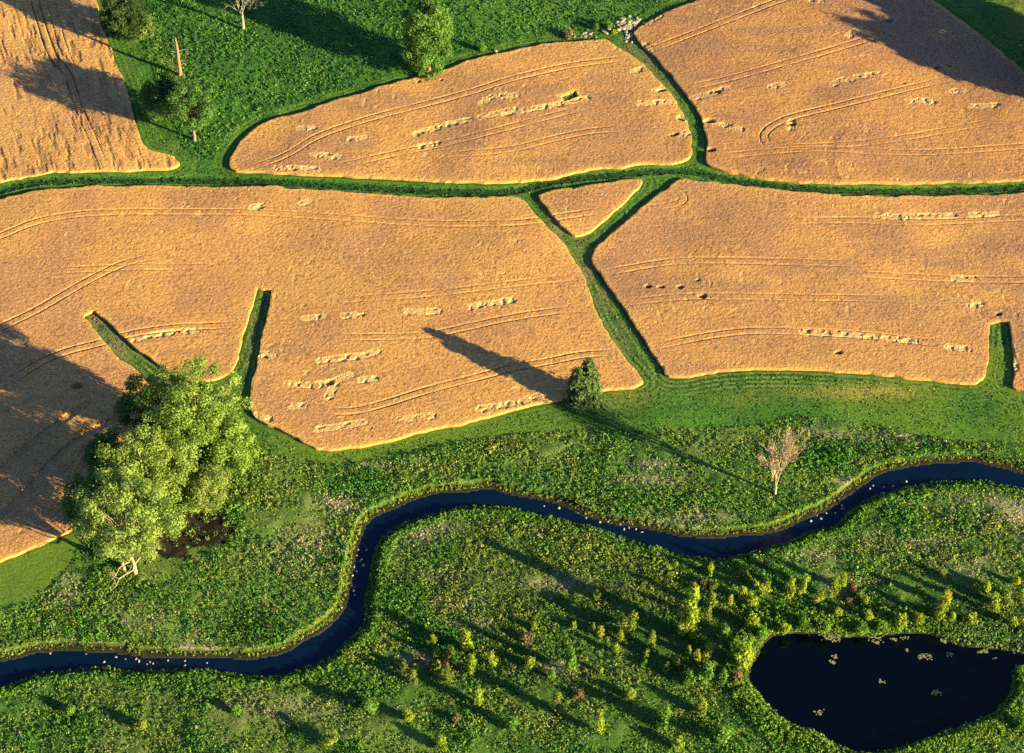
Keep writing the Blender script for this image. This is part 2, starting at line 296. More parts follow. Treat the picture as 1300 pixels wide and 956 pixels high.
def ground_color(x, y, px, py):
    n1 = fbm(x, y, 9, 21); n2 = fbm(x, y, 2.5, 31, 3); n3 = fbm(x, y, 28, 41, 3)
    ins, wd = wheat_sd(x, y, 10.0); mead = inside(x, y, wMEAD)
    C = np.zeros((len(x), 3))
    def mixin(c, f):
        f = np.clip(f, 0, 1)[:, None]; C[:] = C*(1-f)+np.array(c)*f
    # mown / pasture
    mixin((.035, .085, .012), np.ones(len(x)))
    lawn = inside(px, py, np.array([(128,40),(176,50),(198,90),(212,130),(232,190),(185,195)], float)); past = (~mead) & (py < 215) & (wd > 4.4) & ~lawn
    mixin((.028, .08, .014), past*1.0); mixin((.05, .12, .018), past*sstep(.45, .75, n2)*.7); mixin((.012, .04, .012), past*sstep(.5, .8, n1)*.5); mixin((.06, .11, .02), past*blobs(px, py, [(720,12,150,28,.8),(230,50,40,30,.5)]))
    mown = (~mead) & ~past
    mixin((.055, .115, .016), mown*sstep(.35, .75, n1)*.8)
    st = .5+.5*np.sin(wd*2*math.pi/1.25+n3*1.2)
    nar = (py > 330)*(py < 495)*(wd < 5); mixin((.014, .045, .010), mown*st*(.5+.35*nar)*(wd < 9.5)); mixin((.17, .17, .05), mown*sstep(.7, 1, 1-st)*(.3+.4*nar)*(wd < 5)); mixin((.10, .13, .03), mown*sstep(.55, .8, n2)*.35)
    south = mown & (py > 440)
    mixin((.085, .12, .014), south*sstep(.4, .65, n3)*.7)
    # dry tall fringe on the pasture edge
    yb = pdist(x, y, WP([(190,20),(205,60),(215,90),(232,120)], 1, False), 4); mixin((.13, .14, .03), (~mead)*sstep(2.6, 0, yb)*n2*1.3)
    mixin((.20, .15, .035), blobs(px, py, [(1100,498,62,9,1.1),(1000,497,40,8,.35),(1030,500,30,6,.5),(945,505,50,8,.3),(790,505,40,14,.35)])*(.4+n2))
    mixin((.10, .09, .02), blobs(px, py, [(1320,20,46,40,1.0)])*1.0)  # olive corner patch paints sunlit grass into the ground colour
    # strips between the crops: worn brown rows at the head, ruts
    br = blobs(px, py, [(742,340,16,34,1),(712,285,16,30,.9),(768,380,14,22,.6),(822,92,18,26,.9),(850,125,14,24,.7),(800,62,12,16,.7),(150,440,20,28,.9),(120,408,12,10,1),(318,400,8,50,.6),(790,430,14,30,.3)])*(~ins)
    mixin((.15, .095, .055), br*sstep(.2, .55, n2)*(.5+.5*st))
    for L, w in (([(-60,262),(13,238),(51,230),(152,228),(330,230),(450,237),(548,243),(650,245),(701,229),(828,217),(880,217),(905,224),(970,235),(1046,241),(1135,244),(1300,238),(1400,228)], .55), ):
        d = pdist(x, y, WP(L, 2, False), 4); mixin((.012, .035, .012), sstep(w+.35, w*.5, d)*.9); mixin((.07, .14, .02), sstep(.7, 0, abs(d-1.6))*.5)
    # meadow
    pm = mead.astype(float)
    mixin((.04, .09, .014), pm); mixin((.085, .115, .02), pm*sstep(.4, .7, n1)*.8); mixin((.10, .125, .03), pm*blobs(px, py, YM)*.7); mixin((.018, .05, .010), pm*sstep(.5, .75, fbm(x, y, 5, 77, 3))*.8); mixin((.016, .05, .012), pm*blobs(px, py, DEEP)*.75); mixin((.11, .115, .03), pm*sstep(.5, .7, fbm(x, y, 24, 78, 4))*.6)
    tan = blobs(px, py, TAN); mixin((.20, .15, .095), pm*tan*sstep(.3, .6, n2)*1.2)
    mixin((.02, .06, .012), pm*blobs(px, py, LUSH)*.5)
    mixin((.014, .010, .008), pm*sstep(.35, .6, blobs(px, py, UMBER)+(n2-.5)*.9))
    for L, w, c, f in (([(245,700),(262,712),(285,745),(255,765),(225,790),(200,805)], .8, (.11, .15, .03), .8), ([(722,514),(745,522),(775,540),(800,552)], .6, (.02, .05, .015), .5),
                 ([(830,580),(870,595),(920,608),(968,624)], .3, (.03, .05, .015), .3), ([(190,25),(203,62),(214,88)], .9, (.16, .19, .04), .6), ([(760,500),(748,515),(760,535)], .3, (.02, .05, .01), .5)):  # thin dark line running up to the leafless tree paints its cast shadow
        d = pdist(x, y, WP(L, 2, False), 3); mixin(c, sstep(w+.5, w*.4, d)*f)
    wd2 = water_sd(x, y, 6)
    up = pdist(x, y, wUP, 5)
    yf = .35+.65*blobs(px, py, YEL); mixin((.12, .14, .018), sstep(1.7, .4, up+(n2-.5)*4)*(wd2 > .2)*yf*.45); mixin((.09, .065, .04), sstep(.6, .2, wd2)*.6); mixin((.02, .016, .012), (wd2 < .2)*1.0)
    # far country outside the picture: patchwork of crops and grass
    rr = np.hypot(x, y-30); far = sstep(230, 300, rr); patch = lattice(np.floor((x+y*.2)/180), np.floor((y-x*.15)/140), 3)
    mixin((.30, .19, .08), far*(patch > .55)); mixin((.03, .07, .015), far*(patch < .3))
    return C*np.array([1.1, 1.38, 1.55]), ins, wd, mead, wd2

# ------------------------------------------------------------------ ground sheet
def axis(lo, hi, step, far):
    a = list(np.arange(lo, hi+step*.5, step)); s = step; p = a[-1]; q = a[0]; R2 = []; L2 = []
    while p < far: s *= 1.35; p += s; R2.append(p)
    s = step
    while q > -far: s *= 1.35; q -= s; L2.append(q)
    return np.array(L2[::-1]+a+R2)
def build_ground():
    ax = axis(-165, 165, .42, 5000); ay = axis(-125, 175, .42, 6000)
    X, Y = np.meshgrid(ax, ay); x = X.ravel(); y = Y.ravel(); nx, ny = len(ax), len(ay)
    z = hills(x, y)*sstep(900, 300, np.hypot(x, y)); px, py = PX(x, y, z)
    C, ins, wd, mead, wsd = ground_color(x, y, px, py)
    bumps = (fbm(x, y, 2.2, 51, 3)-.5)
    z = z + np.where(mead, bumps*.5+(fbm(x, y, 7, 52, 2)-.5)*.8*sstep(0, 6, wsd), np.where((py < 215) & (wd > 3.2), bumps*.45, bumps*.12))
    z = np.where(ins, z*0+hills(x, y)-.05, z)
    rl = pdist(x, y, WP([(-60,262),(13,238),(51,230),(152,228),(330,230),(450,237),(548,243),(650,245),(701,229),(828,217),(880,217),(905,224),(970,235),(1046,241),(1135,244),(1300,238)], 2, False), 2)
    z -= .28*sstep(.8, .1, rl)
    z = np.where(wsd < .9, (z*sstep(-.1, .9, wsd)+(WL+.04)*(1-sstep(-.1, .9, wsd))), z); z = np.where(wsd < 0, WL-np.minimum(1.2, -wsd*.8)+.02, z)
    i = np.arange(nx-1)[None, :]+np.arange(ny-1)[:, None]*nx; i = i.ravel()
    Q = np.stack([i, i+1, i+1+nx, i+nx], 1)
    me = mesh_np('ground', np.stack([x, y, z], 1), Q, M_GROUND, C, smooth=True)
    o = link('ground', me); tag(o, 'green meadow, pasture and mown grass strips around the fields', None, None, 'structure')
build_ground()

def grid_patch(inside_fn, bb, step, snapP=None, grow=0.0, jit=0.0):
    ax = np.arange(bb[0], bb[1], step); ay = np.arange(bb[2], bb[3], step); nx, ny = len(ax), len(ay)
    cx, cy = np.meshgrid(ax[:-1]+step/2, ay[:-1]+step/2); keep = inside_fn(cx.ravel(), cy.ravel())
    i = (np.arange(nx-1)[None, :]+np.arange(ny-1)[:, None]*nx).ravel()[keep]
    Q = np.stack([i, i+1, i+1+nx, i+nx], 1)
    X, Y = np.meshgrid(ax, ay); x = X.ravel(); y = Y.ravel()
    cnt = np.bincount(Q.ravel(), minlength=nx*ny); used = cnt > 0
    remap = np.cumsum(used)-1; Q = remap[Q]; x = x[used]; y = y[used]; edge = cnt[used] < 4
    if snapP is not None:
        e = np.nonzero(edge)[0]; d, qx, qy = pdist(x[e], y[e], snapP, 2.0, True, True)
        ok = d < step*1.5; x[e[ok]] = qx[ok]; y[e[ok]] = qy[ok]
    # boundary edges
    E = np.concatenate([Q[:, [0, 1]], Q[:, [1, 2]], Q[:, [2, 3]], Q[:, [3, 0]]])
    key = np.sort(E, 1); k = key[:, 0].astype(np.int64)*len(x)+key[:, 1]; u, inv, c = np.unique(k, return_inverse=True, return_counts=True)
    B = E[c[inv] == 1]
    return x, y, Q, B, edge

# ------------------------------------------------------------------ standing wheat
wT = [(WP(p, 2, False), dd) for p, dd in TRAMS]; wS = [(WP(p, 1, False), w) for p, w in STREAKS]
def wheat(k, P, label):
    # ragged outline
    seg = []
    for a, b in zip(P, np.roll(P, -1, 0)):
        n = max(1, int(np.hypot(*(b-a))/1.0)); seg.append(a+(b-a)*(np.arange(n)/n)[:, None])
    P2 = np.vstack(seg); P2 = P2+np.stack([vnoise(P2[:, 0], P2[:, 1], 1.3, 3)-.5, vnoise(P2[:, 0], P2[:, 1], 1.3, 4)-.5], 1)*.6+np.stack([vnoise(P2[:, 0], P2[:, 1], 5, 6)-.5, vnoise(P2[:, 0], P2[:, 1], 5, 7)-.5], 1)*.7
    bb = (max(P[:, 0].min()-1, -175), min(P[:, 0].max()+1, 175), max(P[:, 1].min()-1, -125), min(P[:, 1].max()+1, 185))
    step = .27
    x, y, Q, B, edge = grid_patch(lambda a, b: inside(a, b, P2), bb, step, P2)
    base = hills(x, y); ed = pdist(x, y, P2, 3, True)
    n_f = vnoise(x, y, .55, 61); n_m = fbm(x, y, 1.6, 62, 3); n_l = fbm(x, y, 14, 63, 4); n_x = fbm(x, y, 45, 64, 3)
    n_g = vnoise(x, y, .34, 68); H = .70+(n_f-.5)*.04+(n_g-.5)*.06+(n_m-.5)*.02+(fbm(x, y, 9, 67, 2)-.5)*.12
    C = np.zeros((len(x), 3))
    def mixin(c, f):
        f = np.clip(f, 0, 1)[:, None]; C[:] = C*(1-f)+np.array(c)*f
    mixin((.385, .208, .092), np.ones(len(x)))
    mixin((.43, .250, .095), sstep(.45, .65, n_l)*.6); mixin((.30, .165, .105), sstep(.50, .36, n_l)*.6)
    mixin((.24, .145, .105), sstep(.52, .3, fbm(x*.5, y*1.6, 6, 66, 4))*.6*sstep(.4, .6, n_x)); mixin((.20, .105, .05), sstep(.42, .12, n_f*.5+n_g*.5)*.95); mixin((.47, .29, .12), sstep(.6, .85, n_g)*.4)
    # drilling direction
    row = .5+.5*np.sin((y*1.0-x*.12+n_x*10)*2*math.pi/1.05); H -= row*.012; row2 = vnoise(x*.12+y*.02, y*1.0-x*.12+n_x*10, .55, 69); mixin((.27, .15, .08), sstep(.6, .9, row2)*.35)
    if k == 'A':
        s = fbm(x*1.0+y*.33, y*.22-x*.07, 1.1, 71, 3); s2 = sstep(.5, .72, s)*sstep(.40, .58, fbm(x, y, 22, 72, 2)+.06); H -= s2*.18; mixin((.2, .12, .07), s2*.6); mixin((.44, .31, .15), sstep(.5, .3, s)*.3)
    tr = np.zeros(len(x))
    for T, dd in wT:
        d = pdist(x, y, T, 2.5, cut=True); t = np.exp(-((d-.92)/.17)**2)*dd*sstep(0, 9, np.minimum(np.hypot(x-T[0][0], y-T[0][1]), np.hypot(x-T[-1][0], y-T[-1][1]))); tr = np.maximum(tr, t)
    tr *= (.45+.8*sstep(.25, .6, fbm(x, y, 5, 73, 2))); H -= tr*.3; mixin((.12, .07, .045), tr*.5)
    d = pdist(x, y, RUT, 4); r = sstep(1.1, .4, d); H -= r*.55; mixin((.38, .27, .15), r*.6*sstep(.3, .7, n_m))
    d = pdist(x, y, RUT2, 3); r = sstep(.45, .2, d); H -= r*.35
    d = pdist(x, y, CRACK, 3); r = sstep(.26, .05, d+(n_m-.5)*.35); H -= r*.05; mixin((.14, .08, .05), r*.3)
    fl = np.zeros(len(x))
    for S_, w in wS:
        d = pdist(x, y, S_, 4); w = w*.34; f = sstep(w*1.25, w*.6, d+(n_m-.5)*w*3.6+(n_f-.5)*w*1.6+(vnoise(x, y, 2.6, 82)-.45)*w*1.6); fl = np.maximum(fl, f)
        # the streak leans: ragged dark gap on its low side
    H -= fl*(.07+.22*sstep(.55, .75, vnoise(x, y, 1.0, 81))); mixin((.52, .38, .20), fl*.6)
    # small lodged specks scattered in places
    sp = sstep(.74, .82, fbm(x, y, 1.4, 83, 2))*sstep(.56, .66, fbm(x, y*1.6, 16, 84, 2)); H -= sp*.07; mixin((.46, .33, .16), sp*.5)
    for (qx, qy, rr) in PITS:
        wx, wy = W(np.array([qx]), np.array([qy])); dd = np.hypot((x-wx[0])*.7, y-wy[0]); r = sstep(rr*1.5, rr*.7, dd+(n_m-.5)*.6); H -= r*.7; mixin((.08, .055, .035), r*.7)
    if k == 'B':
        h = inside(x, y, HOLE)*1.0; hd = pdist(x, y, HOLE, 3, True); H = np.where(h > 0, .05+n_f*.25, H); mixin((.03, .09, .03), h*.8); mixin((.46, .31, .10), (1-h)*sstep(1.6, 0, hd)*.8)
    mixin((.47, .30, .10), sstep(1.3, .2, ed)*.42)  # yellow rim paints the sunlit crop edge, all round the field
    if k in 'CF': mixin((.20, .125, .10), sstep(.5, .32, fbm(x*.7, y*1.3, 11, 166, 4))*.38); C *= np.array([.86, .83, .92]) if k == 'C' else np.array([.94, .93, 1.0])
    H = np.maximum(H, .06); H = H*np.where(edge, .92, 1)
    z = base+H
    n = len(x); bi = np.unique(B); rem = np.full(n, -1); rem[bi] = n+np.arange(len(bi))
    V = np.vstack([np.stack([x, y, z], 1), np.stack([x[bi], y[bi], base[bi]-.45], 1)])
    SK = np.stack([B[:, 1], B[:, 0], rem[B[:, 0]], rem[B[:, 1]]], 1)
    C2 = np.vstack([C, C[bi]*np.array([1.0, .95, .8])])
    me = mesh_np('wheat_field', V, np.vstack([Q, SK]), M_WHEAT, C2, smooth=False)
    o = link('wheat_field', me); tag(o, label, 'wheat field', 'ripe wheat fields', 'stuff'); return o
wheat('A', fW['A'], 'ripe wheat with coarse diagonal rows in the upper left corner, ending in a rounded tongue')
wheat('B', fW['B'], 'long tapering wheat field between the pasture and the main grass strip')
wheat('C', fW['C'], 'wheat field with looping wheel tracks, partly in forest shadow at upper right')
wheat('D', fW['D'], 'largest wheat field, beside the tall cottonwoods, crossed by the conifer shadow')
wheat('E', fW['E'], 'small wedge of wheat enclosed by three grass strips')
wheat('F', fW['F'], 'wheat field right of the forked strip, above the broad mown margin')

# ------------------------------------------------------------------ water
def water(name, P, label, mat=None):
    bb = (max(P[:, 0].min()-2, -400), min(P[:, 0].max()+2, 400), P[:, 1].min()-2, P[:, 1].max()+2)
    x, y, Q, B, e = grid_patch(lambda a, b: inside(a, b, P) | (pdist(a, b, P, 1.5, True) < .9), bb, 1.0)
    o = link(name, mesh_np(name, np.stack([x, y, np.full(len(x), WL)], 1), Q, mat or M_WATER, smooth=True)); tag(o, label, None, None, 'structure')
water('river_water', wRIV, 'dark blue meandering stream'); water('pond_water', wPOND, 'dark still pond in the lower right corner', M_POND)

# ------------------------------------------------------------------ leaf builders
def quads(C_, N_, S_, T_=None, asp=1.0):
    """leaf quads at centres C_ with normals N_ and half sizes S_"""
    n = len(C_); N_ = N_/(np.linalg.norm(N_, axis=1, keepdims=True)+1e-9)
    r = R.randn(n, 3) if T_ is None else T_
    U = np.cross(N_, r); U /= (np.linalg.norm(U, axis=1, keepdims=True)+1e-9); V_ = np.cross(N_, U)
    s = S_[:, None]
    a = C_-U*s-V_*s*.25*asp; b = C_-V_*s*asp; c = C_+U*s+V_*s*.2*asp; d = C_+V_*s*asp
    return np.stack([a, b, c, d], 1).reshape(-1, 3), np.arange(4*n).reshape(n, 4)
def rep4(c): return np.repeat(c, 4, axis=0)
def crown_pts(lobes, n, inner=.45):
    rad = np.array([l[3] for l in lobes]); w = rad**2; idx = R.choice(len(lobes), n, p=w/w.sum())
    L = np.array([l[:3] for l in lobes])[idx]; rr = rad[idx]; zs = np.array([l[4] if len(l) > 4 else .85 for l in lobes])[idx]
    d = R.randn(n, 3); d /= np.linalg.norm(d, axis=1, keepdims=True)
    f = inner+(1-inner)*R.rand(n)**.6; f *= 1+.35*R.randn(n)*(R.rand(n) < .45)
    off = d*(rr*f)[:, None]; off[:, 2] *= zs
    return L+off, d, idx
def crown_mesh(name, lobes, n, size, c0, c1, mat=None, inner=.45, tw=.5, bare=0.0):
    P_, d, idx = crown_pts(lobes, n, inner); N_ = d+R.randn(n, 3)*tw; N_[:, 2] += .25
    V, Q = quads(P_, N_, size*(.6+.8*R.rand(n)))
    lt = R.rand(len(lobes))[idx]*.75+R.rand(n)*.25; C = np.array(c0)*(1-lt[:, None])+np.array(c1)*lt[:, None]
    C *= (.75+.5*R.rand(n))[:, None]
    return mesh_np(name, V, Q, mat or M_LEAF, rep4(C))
def tube_mesh(name, paths, mat, sides=6):
    V = []; Q = []; k = 0
    for pts, rad in paths:
        pts = np.array(pts, float); n = len(pts); ring0 = k
        for i in range(n):
            t = pts[min(i+1, n-1)]-pts[max(i-1, 0)]; t /= np.linalg.norm(t)+1e-9
            u = np.cross(t, [.3, 1, .2] if abs(t[2]) > .8 else [0, 0, 1]); u /= np.linalg.norm(u)+1e-9; v = np.cross(t, u)
            for s in range(sides):
                a = 2*math.pi*s/sides; V.append(pts[i]+(u*math.cos(a)+v*math.sin(a))*rad[i])
        for i in range(n-1):
            for s in range(sides):
                a = ring0+i*sides+s; b = ring0+i*sides+(s+1) % sides; Q.append((a, b, b+sides, a+sides))
        k += n*sides
    return mesh_np(name, np.array(V), np.array(Q), mat, smooth=True)
def bez(p0, p1, sag, n=5, wob=.0):
    p0 = np.array(p0, float); p1 = np.array(p1, float); t = np.linspace(0, 1, n)[:, None]
    mid = (p0+p1)/2+np.array([0, 0, sag]); q = (1-t)**2*p0+2*t*(1-t)*mid+t*t*p1
    q[1:-1] += R.randn(n-2, 3)*wob; return q
def empty(name, px, py, rot=0, scale=1.0, xyz=None):
    if xyz is None:
        x, y = W(np.array([px]), np.array([py])); x, y = x[0], y[0]
        g = float(hills(np.array([x]), np.array([y]))[0]); xyz = (x, y, g)
    o = bpy.data.objects.new(name, None); COL.objects.link(o); o.location = xyz; o.rotation_euler = (0, 0, rot); o.scale = (scale,)*3
    o.empty_display_size = 1; return o

def lobes_for(h, r, zc, zr, n, lr, wx=1.0, wy=1.0):
    L = []
    for i in range(n):
        u = (i+.5)/n; th = i*2.399963+R.rand()*.5; ct = 1-2*u; st = math.sqrt(max(0, 1-ct*ct)); f = .45+.52*R.rand()
        L.append((r*wx*f*st*math.cos(th), r*wy*f*st*math.sin(th), zc+zr*f*ct*1.05, lr*(.75+.6*R.rand()), .75+.25*R.rand()))
    L.append((0, 0, zc, lr*1.1, .9)); return L
def big_tree(name, px, py, h, r, label, cat, c0, c1, n=14000, size=.34, nl=26, lr=3.0, zc=.6, zr=.42, bark=None, wx=1, wy=1, trunks=((0, 0, 1.0),), lean=(0, 0), group=None, tr=.022, deadtwigs=0, cb=.0, inner=.45):
    o = empty(name, px, py); tag(o, label, cat, group)
    L = lobes_for(h, r, h*zc, h*zr, nl, lr, wx, wy); L = [(a+lean[0]*c/h, b+lean[1]*c/h, c, d, e) for a, b, c, d, e in L]
    if cb: L = [(a*min(1, max(.3, (c/h-.2)/.32)), b*min(1, max(.2, (c/h-.24)/.36)), max(c, cb*h), d, e) for a, b, c, d, e in L]
    paths = []
    for (tx, ty, ts) in trunks:
        top = np.array([lean[0]*.5+tx*.5, lean[1]*.5+ty*.5, h*.62]); t = bez((tx, ty, -.3), top, 0, 7, .15); rr = h*tr*ts*np.linspace(1.15, .35, 7); rr[0] *= 1.35; paths.append((t, rr))
        for l in L[::2] if len(trunks) > 1 else L:
            k = random.randint(2, 5); st = t[k]
            if l[2] > st[2]-h*.08: paths.append((bez(st, (l[0], l[1], l[2]), -h*.02, 5, .25), rr[k]*np.array([.5, .4, .3, .2, .08])))
    for _ in range(deadtwigs):
        t = paths[0][0]; st = t[random.randint(1, 3)]; a = random.random()*6.28; q = st+np.array([math.cos(a)*r*.7, math.sin(a)*r*.7, random.uniform(-.02, .12)*h])
        p_ = bez(st, q, 1, 6, .3); paths.append((p_, np.linspace(.16, .03, 6)))
        for j in range(3): paths.append((bez(p_[2+j], p_[2+j]+R.randn(3)*np.array([2, 2, 1])+np.array([0, 0, .5]), 0, 4, .1), [.06, .05, .04, .02]))
    link('trunk', tube_mesh('trunk', paths, bark or M_BARK, 7), o)
    link('crown', crown_mesh('crown', L, n, size, c0, c1, inner=inner), o)
    return o

YG0, YG1 = (.09, .12, .022), (.215, .245, .050)
big_tree('cottonwood_tree', 172, 728, 27, 10.5, 'tall yellow-green cottonwood with two pale forked trunks, nearest the stream', 'tree', YG0, YG1, n=28000, size=.17, nl=100, lr=1.65, zc=.62, zr=.42, bark=M_PALE, trunks=((0, 0, 1.0), (-2.2, .8, .8)), deadtwigs=8, cb=.36, inner=.3, wx=1.15, group='cottonwoods beside the largest field', tr=.013)
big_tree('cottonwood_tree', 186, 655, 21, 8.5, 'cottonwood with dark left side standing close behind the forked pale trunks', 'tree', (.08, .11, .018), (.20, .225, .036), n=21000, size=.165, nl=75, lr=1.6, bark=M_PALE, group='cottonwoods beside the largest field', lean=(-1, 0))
big_tree('cottonwood_tree', 254, 580, 25, 10, 'broad green cottonwood at the top of the clump, touching the two strip ends', 'tree', (.08, .12, .018), (.20, .235, .04), n=30000, size=.17, nl=105, lr=1.65, zc=.56, zr=.46, cb=.18, wx=1.2, group='cottonwoods beside the largest field')
big_tree('cottonwood_tree', 291, 592, 12, 6.2, 'low rounded tree on the right flank of the clump, above the weedy meadow', 'tree', (.09, .14, .02), (.20, .24, .035), n=15000, size=.165, nl=45, lr=1.5, zc=.5, zr=.45, group='cottonwoods beside the largest field')
big_tree('cottonwood_tree', 262, 640, 11, 5.5, 'low bushy tree with brownish leaves behind the dark mud patch', 'tree', (.10, .14, .025), (.22, .20, .05), n=12000, size=.165, nl=38, lr=1.4, zc=.5, zr=.45, group='cottonwoods beside the largest field')
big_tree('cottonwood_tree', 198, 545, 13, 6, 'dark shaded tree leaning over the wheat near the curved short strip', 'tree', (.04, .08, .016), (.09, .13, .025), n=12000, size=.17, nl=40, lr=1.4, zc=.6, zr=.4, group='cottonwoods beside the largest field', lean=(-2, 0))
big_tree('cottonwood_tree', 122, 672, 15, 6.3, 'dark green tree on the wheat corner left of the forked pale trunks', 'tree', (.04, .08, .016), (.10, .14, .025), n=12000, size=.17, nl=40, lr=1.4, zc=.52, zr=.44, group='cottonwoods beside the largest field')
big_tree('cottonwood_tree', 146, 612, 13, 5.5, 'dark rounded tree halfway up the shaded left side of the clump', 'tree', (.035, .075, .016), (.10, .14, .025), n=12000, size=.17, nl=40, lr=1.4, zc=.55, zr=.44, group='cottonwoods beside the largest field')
big_tree('cottonwood_tree', 216, 628, 17, 7, 'yellow-green tree in the middle of the clump between the two broadest crowns', 'tree', YG0, YG1, n=17000, size=.165, nl=60, lr=1.5, zc=.55, zr=.45, group='cottonwoods beside the largest field')
# pasture trees
G0, G1 = (.03, .075, .014), (.09, .15, .025)
big_tree('field_tree', 247, 178, 16.5, 7.2, 'wide green tree on a dark trunk standing in the grass by the wheat tongue', 'tree', G0, G1, n=11000, size=.18, nl=36, lr=1.45, zc=.6, zr=.38, cb=.28, wx=1.0)
big_tree('field_tree', 213, 148, 12, 5.4, 'dark dense tree just left of and below the broken brown snag', 'tree', (.018, .05, .012), (.06, .11, .02), n=12000, size=.17, nl=40, lr=1.35, zc=.55, zr=.42, wx=1.05)
big_tree('field_tree', 160, 49, 14, 5.2, 'dark tree with olive right side between the coarse wheat and the pasture', 'tree', (.012, .03, .01), (.045, .065, .016), n=15000, size=.19, nl=44, lr=1.4, zc=.5, zr=.45)
big_tree('willow_bush', 182, 47, 4.5, 2.6, 'olive bush at the foot of the dark upper left tree', 'bush', (.06, .09, .02), (.12, .14, .03), n=2200, size=.24, nl=10, lr=1.2, zc=.45, zr=.42)
big_tree('poplar_tree', 543, 90, 25, 6.6, 'very tall green tree rising out of the picture beside the pasture margin', 'tree', (.03, .08, .014), (.11, .17, .025), n=26000, size=.2, nl=90, lr=1.6, zc=.47, zr=.5, wx=1.0)

# twin-topped conifer: needles in drooping tiers
def conifer():
    o = empty('conifer_tree', 742, 510); tag(o, 'solitary dark conifer with two pointed tops on the edge of the wheat', 'conifer')
    stems = [(0.7, .4, 12.6, 2.9), (-1.5, -.3, 10.4, 2.6)]; paths = []; PP = []; NN = []; CC = []; SS = []
    for sx, sy, h, r in stems:
        paths.append((np.array([[sx*.4, sy*.4, -.2], [sx*.8, sy, h*.3], [sx, sy, h*.7], [sx, sy, h]]), [.32, .24, .12, .03]))
        for i in range(105):
            z = .25+(h-.6)*((i+R.rand())/105); t = 1-z/h; L = r*(t**.6)*(.7+.5*R.rand())+.15; a = R.rand()*6.283
            e = np.array([sx+math.cos(a)*L, sy+math.sin(a)*L, z-L*.12]); s = np.array([sx, sy, z]); paths.append((np.stack([s, (s+e)/2+[0, 0, .08], e]), [.05, .035, .015]))
            m = int(14+40*L); u = R.rand(m)**.7; c = s+(e-s)*u[:, None]+R.randn(m, 3)*np.array([.3, .3, .22])*(.4+.35*L)
            PP.append(c); n_ = R.randn(m, 3)*.6+np.array([math.cos(a)*.6, math.sin(a)*.6, .7]); NN.append(n_); SS.append(.13+.12*R.rand(m))
            g = .4+.6*R.rand(m); CC.append(np.array([.03, .055, .018])*(1-g[:, None])+np.array([.10, .125, .035])*g[:, None])
    V, Q = quads(np.vstack(PP), np.vstack(NN), np.concatenate(SS)*1.25)
    link('trunk', tube_mesh('trunk', paths, M_BARK, 5), o); link('crown', mesh_np('crown', V, Q, M_LEAF, rep4(np.vstack(CC))), o)
conifer()

def bare_tree(name, px, py, h, spread, label, mat, depth=5, seed=3, trunk_r=.3, fork=.22, nst=4, thick=1.0, sq=1.0):
    o = empty(name, px, py); o.scale = (sq, sq, 1); tag(o, label, 'dead tree'); rn = np.random.RandomState(seed); paths = []; tr = []
    def grow(p, d, L, r, k):
        q = p+d*L; m = (p+q)/2+rn.randn(3)*L*.05; paths.append((np.stack([p, m, q]), [r, r*.85, r*.62]))
        if k == 0: return
        for _ in range(rn.randint(2, 4)):
            e = d+rn.randn(3)*np.array([spread, spread, spread*.45]); e[2] = max(e[2], .12); e /= np.linalg.norm(e); grow(q if rn.rand() < .6 else m, e, L*(.62+.22*rn.rand()), max(r*.6, .028*thick), k-1)
    tr.append((np.array([[0, 0, -.2], [.05, 0, h*fork*.5], [0, .05, h*fork]]), [trunk_r*1.3, trunk_r, trunk_r*.9]))
    for i in range(nst):
        a = i*2*math.pi/nst+rn.rand(); d = np.array([math.cos(a)*spread*.75, math.sin(a)*spread*.75, 1.0]); d /= np.linalg.norm(d); grow(np.array([0, 0, h*fork*.9]), d, h*.27, trunk_r*.55, depth)
    link('trunk', tube_mesh('trunk', tr, mat, 7), o); link('branches', tube_mesh('branches', paths, mat, 4), o)
bare_tree('bare_tree', 984, 627, 18.5, .27, 'leafless pale spreading tree alone in the meadow above the stream', M_DEAD, 6, 5, .42, .12, 6, 1.25, .58)
bare_tree('bare_tree', 309, 37, 15, .45, 'grey leafless tree in the pasture, its top cut off by the upper picture edge', M_GREYWOOD, 5, 8, .36, .3, 5, 1.1)
def snag():
    o = empty('dead_snag', 229, 96); tag(o, 'broken bare brown tree trunk with short stubs, standing in the pasture', 'dead trunk')
    p = np.array([[0, 0, -.2], [.05, 0, 2.5], [-.05, .05, 5], [.05, 0, 8], [-.1, 0, 10.8], [-.05, 0, 11.6]]); link('trunk', tube_mesh('trunk', [(p, [.62, .48, .44, .36, .22, .06])], M_SNAG, 8), o)
    b = []
    for z, a, L in ((3.2, .3, 1.7), (4.4, -.2, 1.6), (7.0, 3.3, 1.3), (7.4, .1, 1.9), (5.2, 3.0, 1.1), (8.6, 3.1, .9), (6.1, .5, .8)):
        s = np.array([0, 0, z]); e = s+np.array([math.cos(a)*L, math.sin(a)*L*.6, .5]); b.append((np.stack([s, (s+e)/2-[0, 0, .05], e, e+[.1, 0, .3]]), [.13, .09, .06, .03]))
    link('stubs', tube_mesh('stubs', b, M_GREYWOOD, 5), o)
    V = []
snag()

